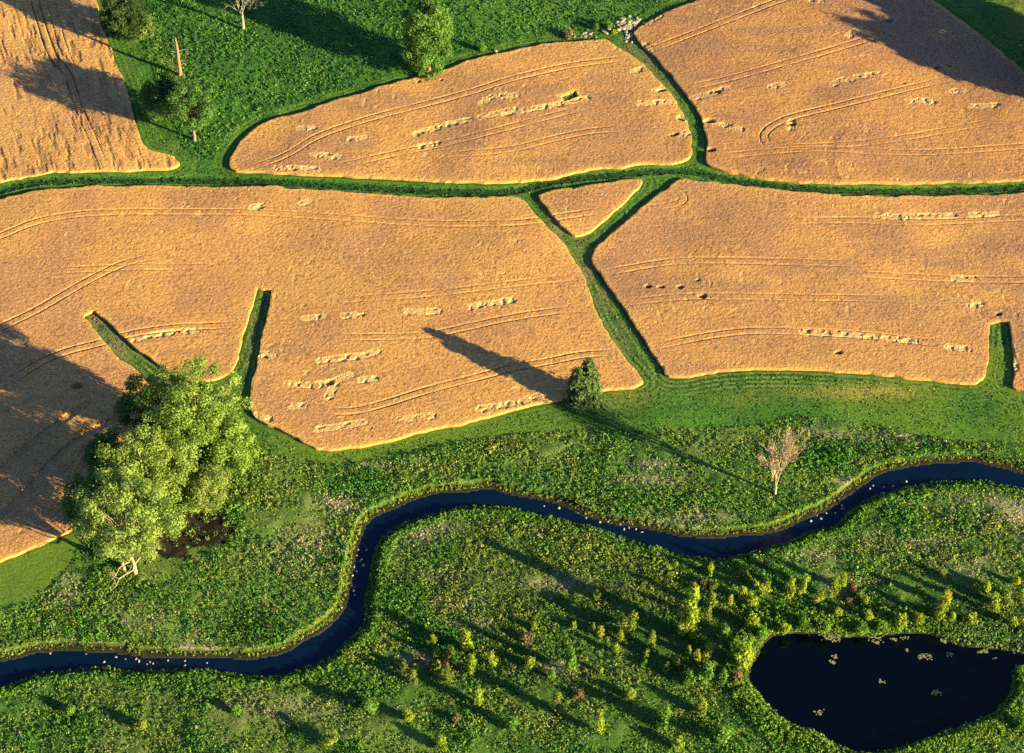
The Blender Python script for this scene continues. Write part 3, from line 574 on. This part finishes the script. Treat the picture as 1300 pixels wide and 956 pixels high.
# ------------------------------------------------------------------ forest just outside the frame that throws the upper right shadow
offw = [(1350,128,14),(1400,150,19),(1440,158,23),(1352,96,15),(1350,66,21),(1362,84,20),(1385,60,22),(1418,72,20),(1430,120,20),(1480,168,25),(1470,110,22),(1352,50,19)]
proto = big_tree('woodland_tree', 1378, 118, 18, 4.4, 'broadleaf tree of the wood beyond the upper right wheat field', 'tree', G0, G1, n=6500, size=.24, nl=34, lr=1.25, zc=.55, zr=.48, group='trees of the wood throwing the upper right shadow')
for (a, b, h) in offw:
    o = proto.copy(); COL.objects.link(o); x, y = W(np.array([a]), np.array([b])); o.location = (x[0], y[0], float(hills(x, y)[0])); s = h/18; o.scale = (s, s, s); o.rotation_euler.z = random.random()*6.28
    for ch in list(proto.children):
        c = ch.copy(); COL.objects.link(c); c.parent = o

# ------------------------------------------------------------------ saplings and bushes (prototypes, then copies)
def zoneof(px, py):
    if py > 868: return 'near the lower picture edge' if px < 930 else 'at the near pond shore'
    if py < 70: return 'beside the pasture stones'
    if px < 700: return 'in the meadow inside the stream bend'
    if px < 835: return 'in the middle of the shaded lower meadow'
    if px < 930: return 'between the lower meadow and the pond'
    if px < 985: return 'on the left shore of the pond'
    if py > 770: return 'along the far shore of the pond'
    return 'on the rough ground above the pond'
def sap_proto(kind, i):
    o = bpy.data.objects.new(kind, None); COL.objects.link(o)
    if kind == 'young_poplar':
        L = [(R.randn()*.16, R.randn()*.16, z, .5*(1-.5*abs(z-2.1)/2.4)+.12, 1.0) for z in np.linspace(.8, 4.1, 13)]; h = 4.6; n = 1100; sz = .11
    elif kind == 'round_bush':
        L = lobes_for(2, .95, .95, .8, 9, .55); h = 1.8; n = 1200; sz = .11
    elif kind == 'brown_shrub':
        L = lobes_for(1.5, .9, .6, .5, 8, .45); h = 1.2; n = 700; sz = .10
    else:
        L = [(R.randn()*.45, R.randn()*.45, z, .5+.3*R.rand(), .9) for z in np.linspace(.9, 3.1, 9)]; h = 3.4; n = 1200; sz = .12
    ps = [(bez((0, 0, -.2), (0, 0, h*.8), 0, 5, .05), [.07, .06, .045, .03, .015])]
    for l in L[::2]: ps.append((bez((0, 0, max(.2, l[2]-.5)), l[:3], 0, 3, .02), [.03, .02, .01]))
    link('trunk', tube_mesh('trunk', ps, M_PALE if kind != 'brown_shrub' else M_SNAG, 5), o)
    c0, c1 = ((.17, .19, .02), (.30, .31, .035)) if kind != 'brown_shrub' else ((.10, .065, .035), (.20, .14, .07))
    link('crown', crown_mesh('crown', L, n, sz, c0, c1, inner=.3), o); return o
KH = {'young_poplar': (4.6, .62), 'round_bush': (1.8, 1.35), 'brown_shrub': (1.2, 1.2), 'young_tree': (3.7, 1.1)}
PROTO = {k: [sap_proto(k, i) for i in range(3)] for k in KH}; USED = {}
CNAME = {'y': ('bright yellow', (.92, .97, .7)), 'g': ('fresh green', (.40, .66, .7)), 'o': ('olive', (.62, .68, .75)), 'b': ('reddish brown', (1, 1, 1)), 't': ('tan', (1.25, 1.0, .9)), 'd': ('dark green', (.32, .55, .6))}
# kind, base px, base py, height px, half width px, colour
S = [('r',551,816,12,5.5,'y'),('r',555,834,12,6.5,'y'),('v',571,836,19,6,'o'),('p',591,828,30,7,'y'),('v',598,855,27,6,'y'),('v',625,846,20,6,'y'),('r',673,848,17,8.5,'y'),('v',523,868,22,7,'o'),('r',512,850,14,6,'o'),
 ('r',555,850,13,6,'y'),('v',566,864,20,8,'o'),('r',528,850,9,4,'y'),('b',529,838,8,6,'b'),('b',546,848,9,8,'b'),('b',566,845,9,7,'b'),('b',582,849,9,5,'b'),('b',668,813,10,11,'b'),('r',678,799,11,6,'y'),
 ('r',758,759,15,7.5,'o'),('v',795,803,27,12,'o'),('p',788,814,15,4,'y'),('p',782,829,13,4,'y'),('r',728,798,12,4.5,'y'),('r',753,801,10,4.5,'y'),('v',763,810,14,5,'t'),('v',724,857,34,8,'g'),('r',763,854,9,4,'y'),
 ('v',825,824,19,7,'o'),('r',820,834,12,5,'y'),('r',818,845,9,4.5,'g'),('r',845,853,14,6.5,'o'),('r',857,844,13,5.5,'y'),('p',828,809,9,3.5,'o'),('p',876,806,62,9,'y'),('v',866,806,36,9,'o'),('r',879,811,14,6,'y'),('p',874,830,11,3,'y'),
 ('p',902,775,25,5.5,'o'),('p',898,792,22,5,'o'),('v',900,731,16,5,'y'),('b',894,746,10,6,'b'),('r',907,749,12,6,'y'),('r',882,748,9,4.5,'t'),('p',927,769,15,3.5,'t'),('r',938,733,11,5.5,'o'),('r',947,736,12,5.5,'y'),('p',942,763,19,5,'y'),
 ('v',954,769,15,7,'y'),('v',968,755,21,9,'y'),('r',919,807,16,9,'g'),('r',956,799,20,11,'y'),('r',966,808,14,9,'g'),('r',942,846,34,17,'y'),('r',932,822,16,9,'g'),('v',899,833,16,7,'y'),('p',885,839,16,4,'t'),('b',866,852,10,5,'t'),
 ('r',875,867,21,11,'g'),('v',896,866,24,11,'g'),('b',936,866,18,8,'t'),('r',917,866,16,9,'g'),('v',1003,762,30,5.5,'y'),('v',1018,759,30,6.5,'y'),('v',1039,766,15,6,'y'),('v',1057,758,28,7,'o'),('p',1069,748,22,5,'y'),('r',1063,783,13,7,'y'),
 ('r',1103,788,14,7,'y'),('r',1098,768,11,5,'y'),('p',1091,759,10,4,'o'),('r',1142,793,19,9,'y'),('r',997,802,13,9,'y'),('r',1046,801,12,10,'g'),('r',1092,801,12,10,'g'),('r',1020,797,12,12,'g'),('r',1118,799,10,9,'g'),('r',1165,791,15,7,'y'),('r',1139,763,10,5,'y'),
 ('p',1199,769,20,6,'t'),('v',1195,789,20,8,'y'),('p',1208,790,12,4.5,'y'),('r',1230,792,17,11,'y'),('r',1238,753,14,7.5,'o'),('r',1252,751,14,7,'y'),('p',1260,778,26,5.5,'y'),('r',1285,794,13,8,'y'),('r',1196,731,12,6,'o'),('p',1164,754,14,4,'o'),
 ('v',1275,770,22,8,'o'),('p',1296,764,20,5,'o'),('r',1290,742,10,6,'t'),('b',1082,748,9,8,'t'),('b',1078,765,6,6,'b'),('r',980,751,9,5,'g'),('r',700,862,12,7,'g'),('r',1294,862,20,12,'d'),
 ('r',757,38,9,5,'g'),('r',773,36,9,6,'g'),('b',723,48,9,9,'b'),('r',613,65,10,6,'g'),('r',779,43,6,4,'y'),
 ('v',470,905,24,10,'g'),('r',520,915,16,9,'y'),('v',610,895,22,8,'y'),('r',650,925,18,10,'g'),('v',705,905,26,9,'o'),('p',760,930,30,6,'y'),('r',800,885,14,8,'y'),('v',840,920,26,11,'g'),('r',890,905,18,10,'y'),('v',915,945,26,12,'g'),('b',580,915,9,8,'b'),('b',735,885,9,8,'t'),('r',300,905,12,9,'g'),('r',180,925,14,10,'o'),('r',1296,925,20,13,'g'),('v',420,945,22,10,'o'),('r',560,950,16,10,'y'),('r',860,950,18,9,'y'),('r',90,905,12,9,'g')]
KN = {'r': ('round_bush', 'bush'), 'p': ('young_poplar', 'sapling'), 'v': ('young_tree', 'sapling'), 'b': ('brown_shrub', 'shrub')}
SHAPE = {'r': 'rounded', 'p': 'slim upright', 'v': 'leafy', 'b': 'low twiggy'}
ORD = ['first', 'second', 'third', 'fourth', 'fifth', 'sixth', 'seventh', 'eighth', 'ninth', 'tenth', 'eleventh', 'twelfth']
grp = {}
for s in S:
    s2 = s+(zoneof(s[1], s[2]),); grp.setdefault((s[0], s[5], s2[-1]), []).append(s2)
for key, L in grp.items():
    L.sort(key=lambda q: q[1])
    for j, (kd, bx, by, hp, wp, cl, zone) in enumerate(L):
        kind, cat = KN[kd]; x, y = W(np.array([bx]), np.array([by])); x, y = x[0], y[0]
        dist = math.sqrt(x*x+(y-CAMP[1])**2+CAMP[2]**2); s_ = FPX/dist; h = hp/(s_*.72)*(1.25 if kd in 'pv' and bx > 580 else 1.0); w = wp/s_
        pr = PROTO[kind]; src = pr[(j+len(kind)+bx) % 3]; ph, pw = KH[kind]
        if src.name not in USED: o = src; USED[src.name] = 1; ch = list(src.children)
        else:
            o = src.copy(); COL.objects.link(o); ch = []
            for c in src.children:
                d = c.copy(); COL.objects.link(d); d.parent = o; ch.append(d)
        sw = w/pw; o.location = (x, y, float(hills(np.array([x]), np.array([y]))[0])-.05); o.scale = (sw, sw*.95, max(.35, h/ph*.9)); o.rotation_euler = (0, 0, random.random()*6.28)
        cn, cv = CNAME[cl]
        for c in ch:
            if c.name.startswith('crown'): j_ = random.uniform(.85, 1.12); c.color = (*[.86*v*j_*random.uniform(.97, 1.03) for v in cv], 1)
        nm = f"{SHAPE[kd]} {cn} {cat}"
        lab = f"{nm} {zone}" if len(L) == 1 else (f"leftmost {nm} {zone}" if j == 0 else (f"rightmost {nm} {zone}" if j == len(L)-1 else f"{ORD[j]} {nm} from the left, {zone}"))
        tag(o, lab, cat, 'young growth around the pond and lower meadow' if by > 100 else 'bushes by the stone heap')
for k, L in PROTO.items():
    for o in L:
        if o.name not in USED:
            for c in list(o.children): bpy.data.objects.remove(c)
            bpy.data.objects.remove(o)

# ------------------------------------------------------------------ stones, lily pads
def stone_mesh(seed, flat=.6):
    import bmesh
    bm = bmesh.new(); bmesh.ops.create_icosphere(bm, subdivisions=2, radius=1); rn = np.random.RandomState(seed); k = rn.randn(4, 3); ph = rn.rand(4)*6
    for v in bm.verts:
        c = np.array(v.co); f = 1+sum(.11*math.sin(np.dot(k[i]*1.6, c)+ph[i]) for i in range(4)); v.co = Vector(c*f*np.array([1, .8, flat]))
    me = bpy.data.meshes.new('stone'); bm.to_mesh(me); bm.free(); me.materials.append(M_STONE); return me
SM = [stone_mesh(i) for i in range(5)]
def stone(name, px, py, r, label, group, z=None, cat='stone'):
    x, y = W(np.array([px]), np.array([py]), 0 if z is None else z, z is not None); g = float(hills(x, y)[0]) if z is None else z
    o = link(name, random.choice(SM)); o.location = (x[0], y[0], g+r*.15); o.scale = (r*random.uniform(.8, 1.3), r*random.uniform(.8, 1.3), r*random.uniform(.7, 1.0)); o.rotation_euler = (0, 0, random.random()*6.28); tag(o, label, cat, group)
def o2(L, ox, oy): return [(ox+a/3.94, oy+b/3.94) for a, b in L]
riv = [('by the tall bend left of the meadow', o2([(530,228),(572,230),(522,258),(545,280),(557,307),(510,315),(523,337),(503,357),(488,395),(500,408),(512,415),(508,432),(512,455)], 320, 640)),
 ('in the lower left reach', o2([(250,747),(430,750),(580,765),(628,775),(695,785),(735,800),(750,790),(765,797),(840,782),(925,785),(925,808),(1035,795),(520,790),(680,775)], 0, 640)),
 ('in the narrow middle reach', o2([(160,10),(235,20),(330,45),(370,70),(400,60),(440,90),(500,95),(540,102),(585,118),(620,125),(650,140),(480,88),(560,125)], 650, 640)),
 ('right of the leafless pale tree', o2([(545,735),(600,742),(530,750),(645,738),(710,715),(390,835),(355,872),(400,850),(310,872),(265,885),(235,912),(285,900),(390,850)], 970, 430))]
for where, L in riv:
    for a, b in L:
        stone('river_stone', a, b, random.uniform(.12, .30), f'small pale stone breaking the stream surface {where}', f'stream stones {where}', WL)
for i in range(62):
    a = random.gauss(0, 1); b = random.gauss(0, 1); stone('field_stone', 797+a*9+b*2, 32-a*1.5+b*4.5, random.uniform(.25, .7), 'whitish fieldstone in the large heap at the head of the curved strip', 'large heap of fieldstones')
for i in range(16): stone('field_stone', 746+random.gauss(0, 6), 45+random.gauss(0, 2), random.uniform(.22, .5), 'pale fieldstone in the small heap between the pasture bushes', 'small heap of fieldstones')
for i in range(14): stone('field_stone', 799+random.gauss(0, 3), 46+random.gauss(0, 3.5), random.uniform(.2, .45), 'pale stone spilled onto the wheat edge below the large heap', 'stones spilled below the heap')
stone('boulder', 629, 65, .6, 'single white boulder beside a small bush on the pasture margin', None, None, 'boulder')
stone('boulder', 768, 41, .9, 'cream boulder next to the green bushes at the field corner', None, None, 'boulder'); stone('boulder', 773, 37, .55, 'smaller cream boulder just above the cream one at the field corner', None, None, 'boulder')
M_PAD = mat_leaf('lily_pads', .05)
pads = [(1055,809,13,5,60,'large pale'),(1045,804,7,4,25,'dense pale'),(1112,812,9,6,40,'wide green'),(1068,806,5,3,14,'small green'),(1077,806,4,3,12,'small round green'),(1135,812,4,2,10,'small grey'),(1149,810,5,2,8,'thin grey'),(1152,826,3,1.5,6,'tiny'),(1174,834,8,3,26,'long pale'),(1206,831,4,2.5,12,'compact'),(1197,814,4,2,10,'grey'),(1247,828,6,2.5,16,'oval'),(1263,836,3,1.5,6,'faint'),(1060,834,3.5,1.8,9,'pale'),(1056,841,4,2.5,13,'bright pale'),(1119,865,4,2,10,'pale'),(1287,827,4,2.5,10,'green'),(1190,880,6,3,16,'pale'),(1040,905,6,3,16,'pale'),(1230,920,7,3,20,'pale')]
wh = ['hugging the far pond shore at its left part','against the far shore left of the large floating mat','by the far shore below the rounded bushes','beside the largest mat on its right','second to the right of the largest mat','off the far shore at mid pond','floating right of the mid pond mat','alone in the middle of the pond','spread over the right half of the pond','right of the longest mat','close under the far shore, right half','near the grey reeds','dim one right of the oval mat','above its brighter twin on the left pond','below its paler twin on the left pond','at mid pond towards the viewer','in the narrow right arm of the pond','low in the pond right of centre','low in the left part of the pond','low in the right part of the pond']
for (a, b, rx, ry, n, nm), w_ in zip(pads, wh):
    x, y = W(np.array([a]), np.array([b]), WL, True); s_ = 6.2; P_ = np.stack([np.clip(R.randn(n), -1.8, 1.8)*rx/s_*.55, np.clip(R.randn(n), -1.8, 1.8)*ry/s_*.8, np.linspace(.03, .09, n)], 1)
    V = []; F = []; C = []
    for i, p in enumerate(P_):
        r = random.uniform(.11, .26); a0 = random.random()*6.28; k = len(V)
        V += [p]+[p+np.array([math.cos(a0+q*.92)*r, math.sin(a0+q*.92)*r, random.uniform(0, .015)]) for q in range(7)]; F += [(k, k+q+1, k+q+2) for q in range(6)]; g = random.random(); C += [np.array([.16, .20, .06])*(1-g)+np.array([.24, .27, .15])*g]*8
    o = link('lily_pad_patch', mesh_np('lily_pad_patch', np.array(V), None, M_PAD, np.array(C), tris=np.array(F)), None, (x[0], y[0], WL)); tag(o, f'{nm} patch of lily pads {w_}', 'lily pads', 'lily pads on the pond')

# ------------------------------------------------------------------ meadow, pasture and bank growth (uncountable)
def scatter(n, bb):
    return bb[0]+R.rand(n)*(bb[1]-bb[0]), bb[2]+R.rand(n)*(bb[3]-bb[2])
def gz(x, y, wsd):
    z = hills(x, y); return np.where(wsd < .9, z*sstep(-.1, .9, wsd)+(WL)*(1-sstep(-.1, .9, wsd)), z)
def mounds(name, x, y, z, rad, hgt, per, size, cA, cB, mix, label, cat, mat=M_LEAF):
    n = len(x); k = per; idx = np.repeat(np.arange(n), k)
    d = R.randn(n*k, 3); d /= np.linalg.norm(d, axis=1, keepdims=True); d[:, 2] = np.abs(d[:, 2])
    f = (.55+.5*R.rand(n*k))[:, None]; off = d*f*np.stack([rad[idx], rad[idx], hgt[idx]], 1)
    P_ = np.stack([x[idx], y[idx], z[idx]], 1)+off
    N_ = d+R.randn(n*k, 3)*.45; V, Q = quads(P_, N_, size[idx]*(.6+.8*R.rand(n*k)))
    m = mix[idx][:, None]; C = (cA[idx]*(1-m)+cB[idx]*m)*(.8+.4*R.rand(n*k))[:, None]
    o = link(name, mesh_np(name, V, Q, mat, rep4(C))); tag(o, label, cat, None, 'stuff')
# weeds
x, y = scatter(120000, (-165, 165, -125, 20)); m = inside(x, y, wMEAD); x, y = x[m], y[m]
wsd = water_sd(x, y, 6); m = wsd > .5; x, y, wsd = x[m], y[m], wsd[m]
px, py = PX(x, y, 0); vis = (px > -120) & (px < 1420) & (py < 1040); umber = blobs(px, py, UMBER)
tan = blobs(px, py, TAN); lush = np.maximum(blobs(px, py, LUSH), sstep(.5, .75, fbm(x, y, 10, 91, 3))*.8); ym = blobs(px, py, YM); thick = blobs(px, py, THICK)*sstep(.35, .6, fbm(x, y, 6, 90, 3))
upd = pdist(x, y, wUP, 5)
patchy = fbm(x, y, 3.2, 92, 3)
p = (.30+.6*lush-.22*tan+.5*(patchy-.5)+.15*sstep(2.6, 1.5, upd))*np.where(umber+(fbm(x, y, 2.5, 31, 3)-.5)*.9 < .38, 1, .22)*vis; m = R.rand(len(x)) < p
x, y, wsd, px, py, tan, lush, patchy, ym, thick = [a[m] for a in (x, y, wsd, px, py, tan, lush, patchy, ym, thick)]
n = len(x); big = R.rand(n)**3; tk = thick*(R.rand(n) < .3); rad = (.35+.35*R.rand(n)+.55*big)*(1+.45*lush)+tk*(.3+.6*R.rand(n)); hgt = (.3+.4*R.rand(n)+.5*big)*(.75+1.1*lush)*(1-.4*tan)*(1-.45*ym)+tk*(.4+.9*R.rand(n))
def pal(*cs): return np.array(cs)
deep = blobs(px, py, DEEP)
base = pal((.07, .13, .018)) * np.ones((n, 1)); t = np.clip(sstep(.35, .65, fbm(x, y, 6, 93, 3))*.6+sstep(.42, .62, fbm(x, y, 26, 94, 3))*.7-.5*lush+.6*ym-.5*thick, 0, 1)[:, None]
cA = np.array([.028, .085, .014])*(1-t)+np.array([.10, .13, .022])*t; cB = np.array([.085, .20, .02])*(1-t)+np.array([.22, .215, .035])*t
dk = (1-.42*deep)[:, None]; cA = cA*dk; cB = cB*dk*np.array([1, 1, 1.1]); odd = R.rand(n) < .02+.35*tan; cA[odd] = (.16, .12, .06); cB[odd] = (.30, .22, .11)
yel = R.rand(n) < .012+.03*ym; cB[yel] = (.32, .29, .03)
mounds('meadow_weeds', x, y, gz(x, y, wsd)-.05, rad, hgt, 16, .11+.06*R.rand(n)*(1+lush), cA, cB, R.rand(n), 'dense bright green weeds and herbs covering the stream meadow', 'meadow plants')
# low grass tufts everywhere in the meadow
x, y = scatter(95000, (-150, 150, -122, 12)); m = inside(x, y, wMEAD); x, y = x[m], y[m]; wsd = water_sd(x, y, 6); px, py = PX(x, y, 0)
m = (wsd > .35) & (blobs(px, py, UMBER) < .45) & (px > -60) & (px < 1360) & (py < 1010); x, y, wsd, px, py = [a[m] for a in (x, y, wsd, px, py)]; n = len(x); tan = blobs(px, py, TAN); t = sstep(.35, .7, fbm(x, y, 4, 95, 3))[:, None]
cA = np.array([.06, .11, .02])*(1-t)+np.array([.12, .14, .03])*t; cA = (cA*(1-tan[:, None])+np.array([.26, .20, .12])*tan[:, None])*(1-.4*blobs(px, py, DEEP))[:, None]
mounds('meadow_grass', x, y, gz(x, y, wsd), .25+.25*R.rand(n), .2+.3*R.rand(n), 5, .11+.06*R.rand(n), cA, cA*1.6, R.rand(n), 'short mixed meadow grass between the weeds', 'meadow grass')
# bright tall grass on the outer stream bank
def along(P, n, lo, hi, side):
    d = np.hypot(*np.diff(P, axis=0).T); c = np.concatenate([[0], np.cumsum(d)]); t = R.rand(n)*c[-1]; i = np.clip(np.searchsorted(c, t)-1, 0, len(P)-2)
    f = ((t-c[i])/d[i])[:, None]; q = P[i]*(1-f)+P[i+1]*f; tg = (P[i+1]-P[i])/d[i][:, None]; nr = np.stack([-tg[:, 1], tg[:, 0]], 1)*side
    return q+nr*(lo+(hi-lo)*R.rand(n)[:, None])
q = along(wUP, 10500, -.1, 2.6, 1); x, y = q[:, 0], q[:, 1]; wsd = water_sd(x, y, 6); px, py = PX(x, y, 0); m = (wsd > -.15) & (wsd < .5+2.2*vnoise(x, y, 3, 15)**1.5) & (np.abs(x) < 160) & (R.rand(len(x)) < .25+.6*blobs(px, py, YEL)) & (R.rand(len(x)) < 1.25-1.2*sstep(.3, .75, vnoise(x, y, 3.5, 5))*sstep(.3, 1.3, wsd)); x, y, wsd = x[m], y[m], wsd[m]; n = len(x)
g = vnoise(x, y, 4, 6)[:, None]; cA = np.array([.13, .15, .015])*(1-g)+np.array([.07, .12, .015])*g; cB = np.array([.24, .235, .02])*(1-g)+np.array([.17, .20, .02])*g
mounds('bank_grass', x, y, gz(x, y, wsd), .22+.2*R.rand(n), .35+.45*R.rand(n), 6, .10+.05*R.rand(n), cA, cB, R.rand(n), 'tall yellow-green grass lining the outer stream bank', 'bank grass')
q = along(wLO, 7000, -.7, 2.6, -1); x, y = q[:, 0], q[:, 1]; wsd = water_sd(x, y, 6); m = (wsd > -.1-.7*(vnoise(x, y, 2.2, 35) > .62)) & (np.abs(x) < 160); x, y, wsd = x[m], y[m], wsd[m]; n = len(x)
cA = np.tile([.04, .10, .015], (n, 1)); cB = np.tile([.12, .20, .022], (n, 1))
mounds('bank_herbs', x, y, gz(x, y, wsd)-.05, .3+.4*R.rand(n), .4+.6*R.rand(n), 13, .12+.06*R.rand(n), cA, cB, R.rand(n), 'leafy green herbs overhanging the inner stream bank', 'bank herbs')
# pond shore reeds
Pp = np.vstack([wPOND, wPOND[:1]]); area = sum(a[0]*b[1]-b[0]*a[1] for a, b in zip(Pp[:-1], Pp[1:]))
q = along(Pp, 14000, -.3, 5.0, -1 if area > 0 else 1); x, y = q[:, 0], q[:, 1]; wsd = water_sd(x, y, 6); px, py = PX(x, y, 0); m = (wsd > -.3*vnoise(x, y, 2, 3)) & (R.rand(len(x)) < 1.3-sstep(2, 5, wsd)-.5*vnoise(x, y, 3, 13)); x, y, wsd, px, py = [a[m] for a in (x, y, wsd, px, py)]; n = len(x)
g = sstep(1190, 1215, px)[:, None]*(py < 850)[:, None]; g = g*(.3+.7*vnoise(x, y, 3, 12))[:, None]; cA = np.array([.04, .09, .012])*(1-g)+np.array([.06, .09, .03])*g; cB = np.array([.17, .22, .02])*(1-g)+np.array([.15, .18, .07])*g
mounds('pond_reeds', x, y, gz(x, y, wsd)-.1, .3+.6*R.rand(n)**2, .5+1.3*R.rand(n)**1.5, 13, .13+.06*R.rand(n), cA, cB, R.rand(n), 'reeds and lush herbs ringing the dark pond', 'reeds')
# pasture tussocks and thin growth on the strips
x, y = scatter(52000, (-140, 90, 60, 150)); ins, wd = wheat_sd(x, y, 4); px, py = PX(x, y, 0); m = (~ins) & (wd > 3.8) & (py < 200) & ~inside(px, py, np.array([(128,40),(176,50),(198,90),(212,130),(232,190),(185,195)], float)) & (py > -40) & (px < 1000); m &= R.rand(len(x)) < .25+.9*fbm(x, y, 6, 97, 3); x, y = x[m], y[m]; n = len(x)
t = np.clip(R.rand(n)*.6+sstep(.4, .65, fbm(x, y, 8, 98, 3))*.6-.1, 0, 1)[:, None]; cA = np.array([.018, .065, .013])*(1-t)+np.array([.065, .12, .018])*t; cB = cA*1.9; k2 = R.rand(n) < .05; cB[k2] = (.15, .15, .04)
mounds('pasture_grass', x, y, hills(x, y)-.05, .3+.45*R.rand(n), .2+.45*R.rand(n), 8, .13+.07*R.rand(n), cA, cB, R.rand(n)*.8, 'tufted deep green pasture grass', 'pasture grass')
x, y = scatter(150000, (-150, 150, -40, 150)); ins, wd = wheat_sd(x, y, 5); mead = inside(x, y, wMEAD); px, py = PX(x, y, 0)
m = (~ins) & (~mead) & (wd > .15) & (px > -40) & (px < 1340) & ((py > 200) | (wd < 4.5) | ((px < 232) & (py > 45))) ; x, y, px, py, wd = [a[m] for a in (x, y, px, py, wd)]
m = R.rand(len(x)) < .6; x, y, wd, px, py = x[m], y[m], wd[m], px[m], py[m]; n = len(x); cA = ground_color(x, y, px, py)[0]/np.array([1.1, 1.38, 1.55])*1.05
mounds('strip_grass', x, y, hills(x, y)-.03, .2+.2*R.rand(n), .08+.16*R.rand(n), 4, .10+.05*R.rand(n), cA, cA*1.7, R.rand(n), 'green grass of the strips and mown margins', 'grass')

# ------------------------------------------------------------------ light
# sun direction taken from the conifer and its shadow tip
bx, by = W(np.array([738.]), np.array([509.])); tx, ty = W(np.array([510.]), np.array([412.]))
az = math.atan2(by[0]-ty[0], bx[0]-tx[0]); EL = math.atan2(12.8, math.hypot(bx[0]-tx[0], by[0]-ty[0]))
print('SUN az', math.degrees(az), 'el', math.degrees(EL))
sd = Vector((math.cos(az)*math.cos(EL), math.sin(az)*math.cos(EL), math.sin(EL)))
ld = bpy.data.lights.new('sun', 'SUN'); ld.energy = 5.0; ld.angle = math.radians(.5); ld.color = (1.0, .76, .29)
lo = bpy.data.objects.new('sun', ld); COL.objects.link(lo); lo.rotation_euler = sd.to_track_quat('Z', 'Y').to_euler(); lo.location = (80, -60, 60)
w = bpy.data.worlds.new('World'); SC.world = w; w.use_nodes = True; t = w.node_tree
bg = t.nodes['Background']; sky = t.nodes.new('ShaderNodeTexSky'); sky.sky_type = 'NISHITA'; sky.sun_disc = False
sky.sun_elevation = EL; sky.sun_rotation = math.radians(90)-az; sky.air_density = 1.0; sky.dust_density = .6; sky.ozone_density = 4.0
t.links.new(sky.outputs[0], bg.inputs[0]); bg.inputs[1].default_value = .05
cd = bpy.data.cameras.new('camera'); co = bpy.data.objects.new('camera', cd); COL.objects.link(co)
co.location = CAMP; co.rotation_euler = (math.radians(90)-DELTA, 0, 0); cd.sensor_width = 36; cd.lens = FPX/1300*36; cd.clip_end = 20000; cd.clip_start = 1
SC.camera = co
SC.view_settings.view_transform = 'Standard'; SC.view_settings.look = 'None'; SC.view_settings.exposure = 2.05; SC.view_settings.gamma = 1
SC.cycles.max_bounces = 5; SC.cycles.diffuse_bounces = 2; SC.cycles.transmission_bounces = 2; SC.cycles.use_denoising = False
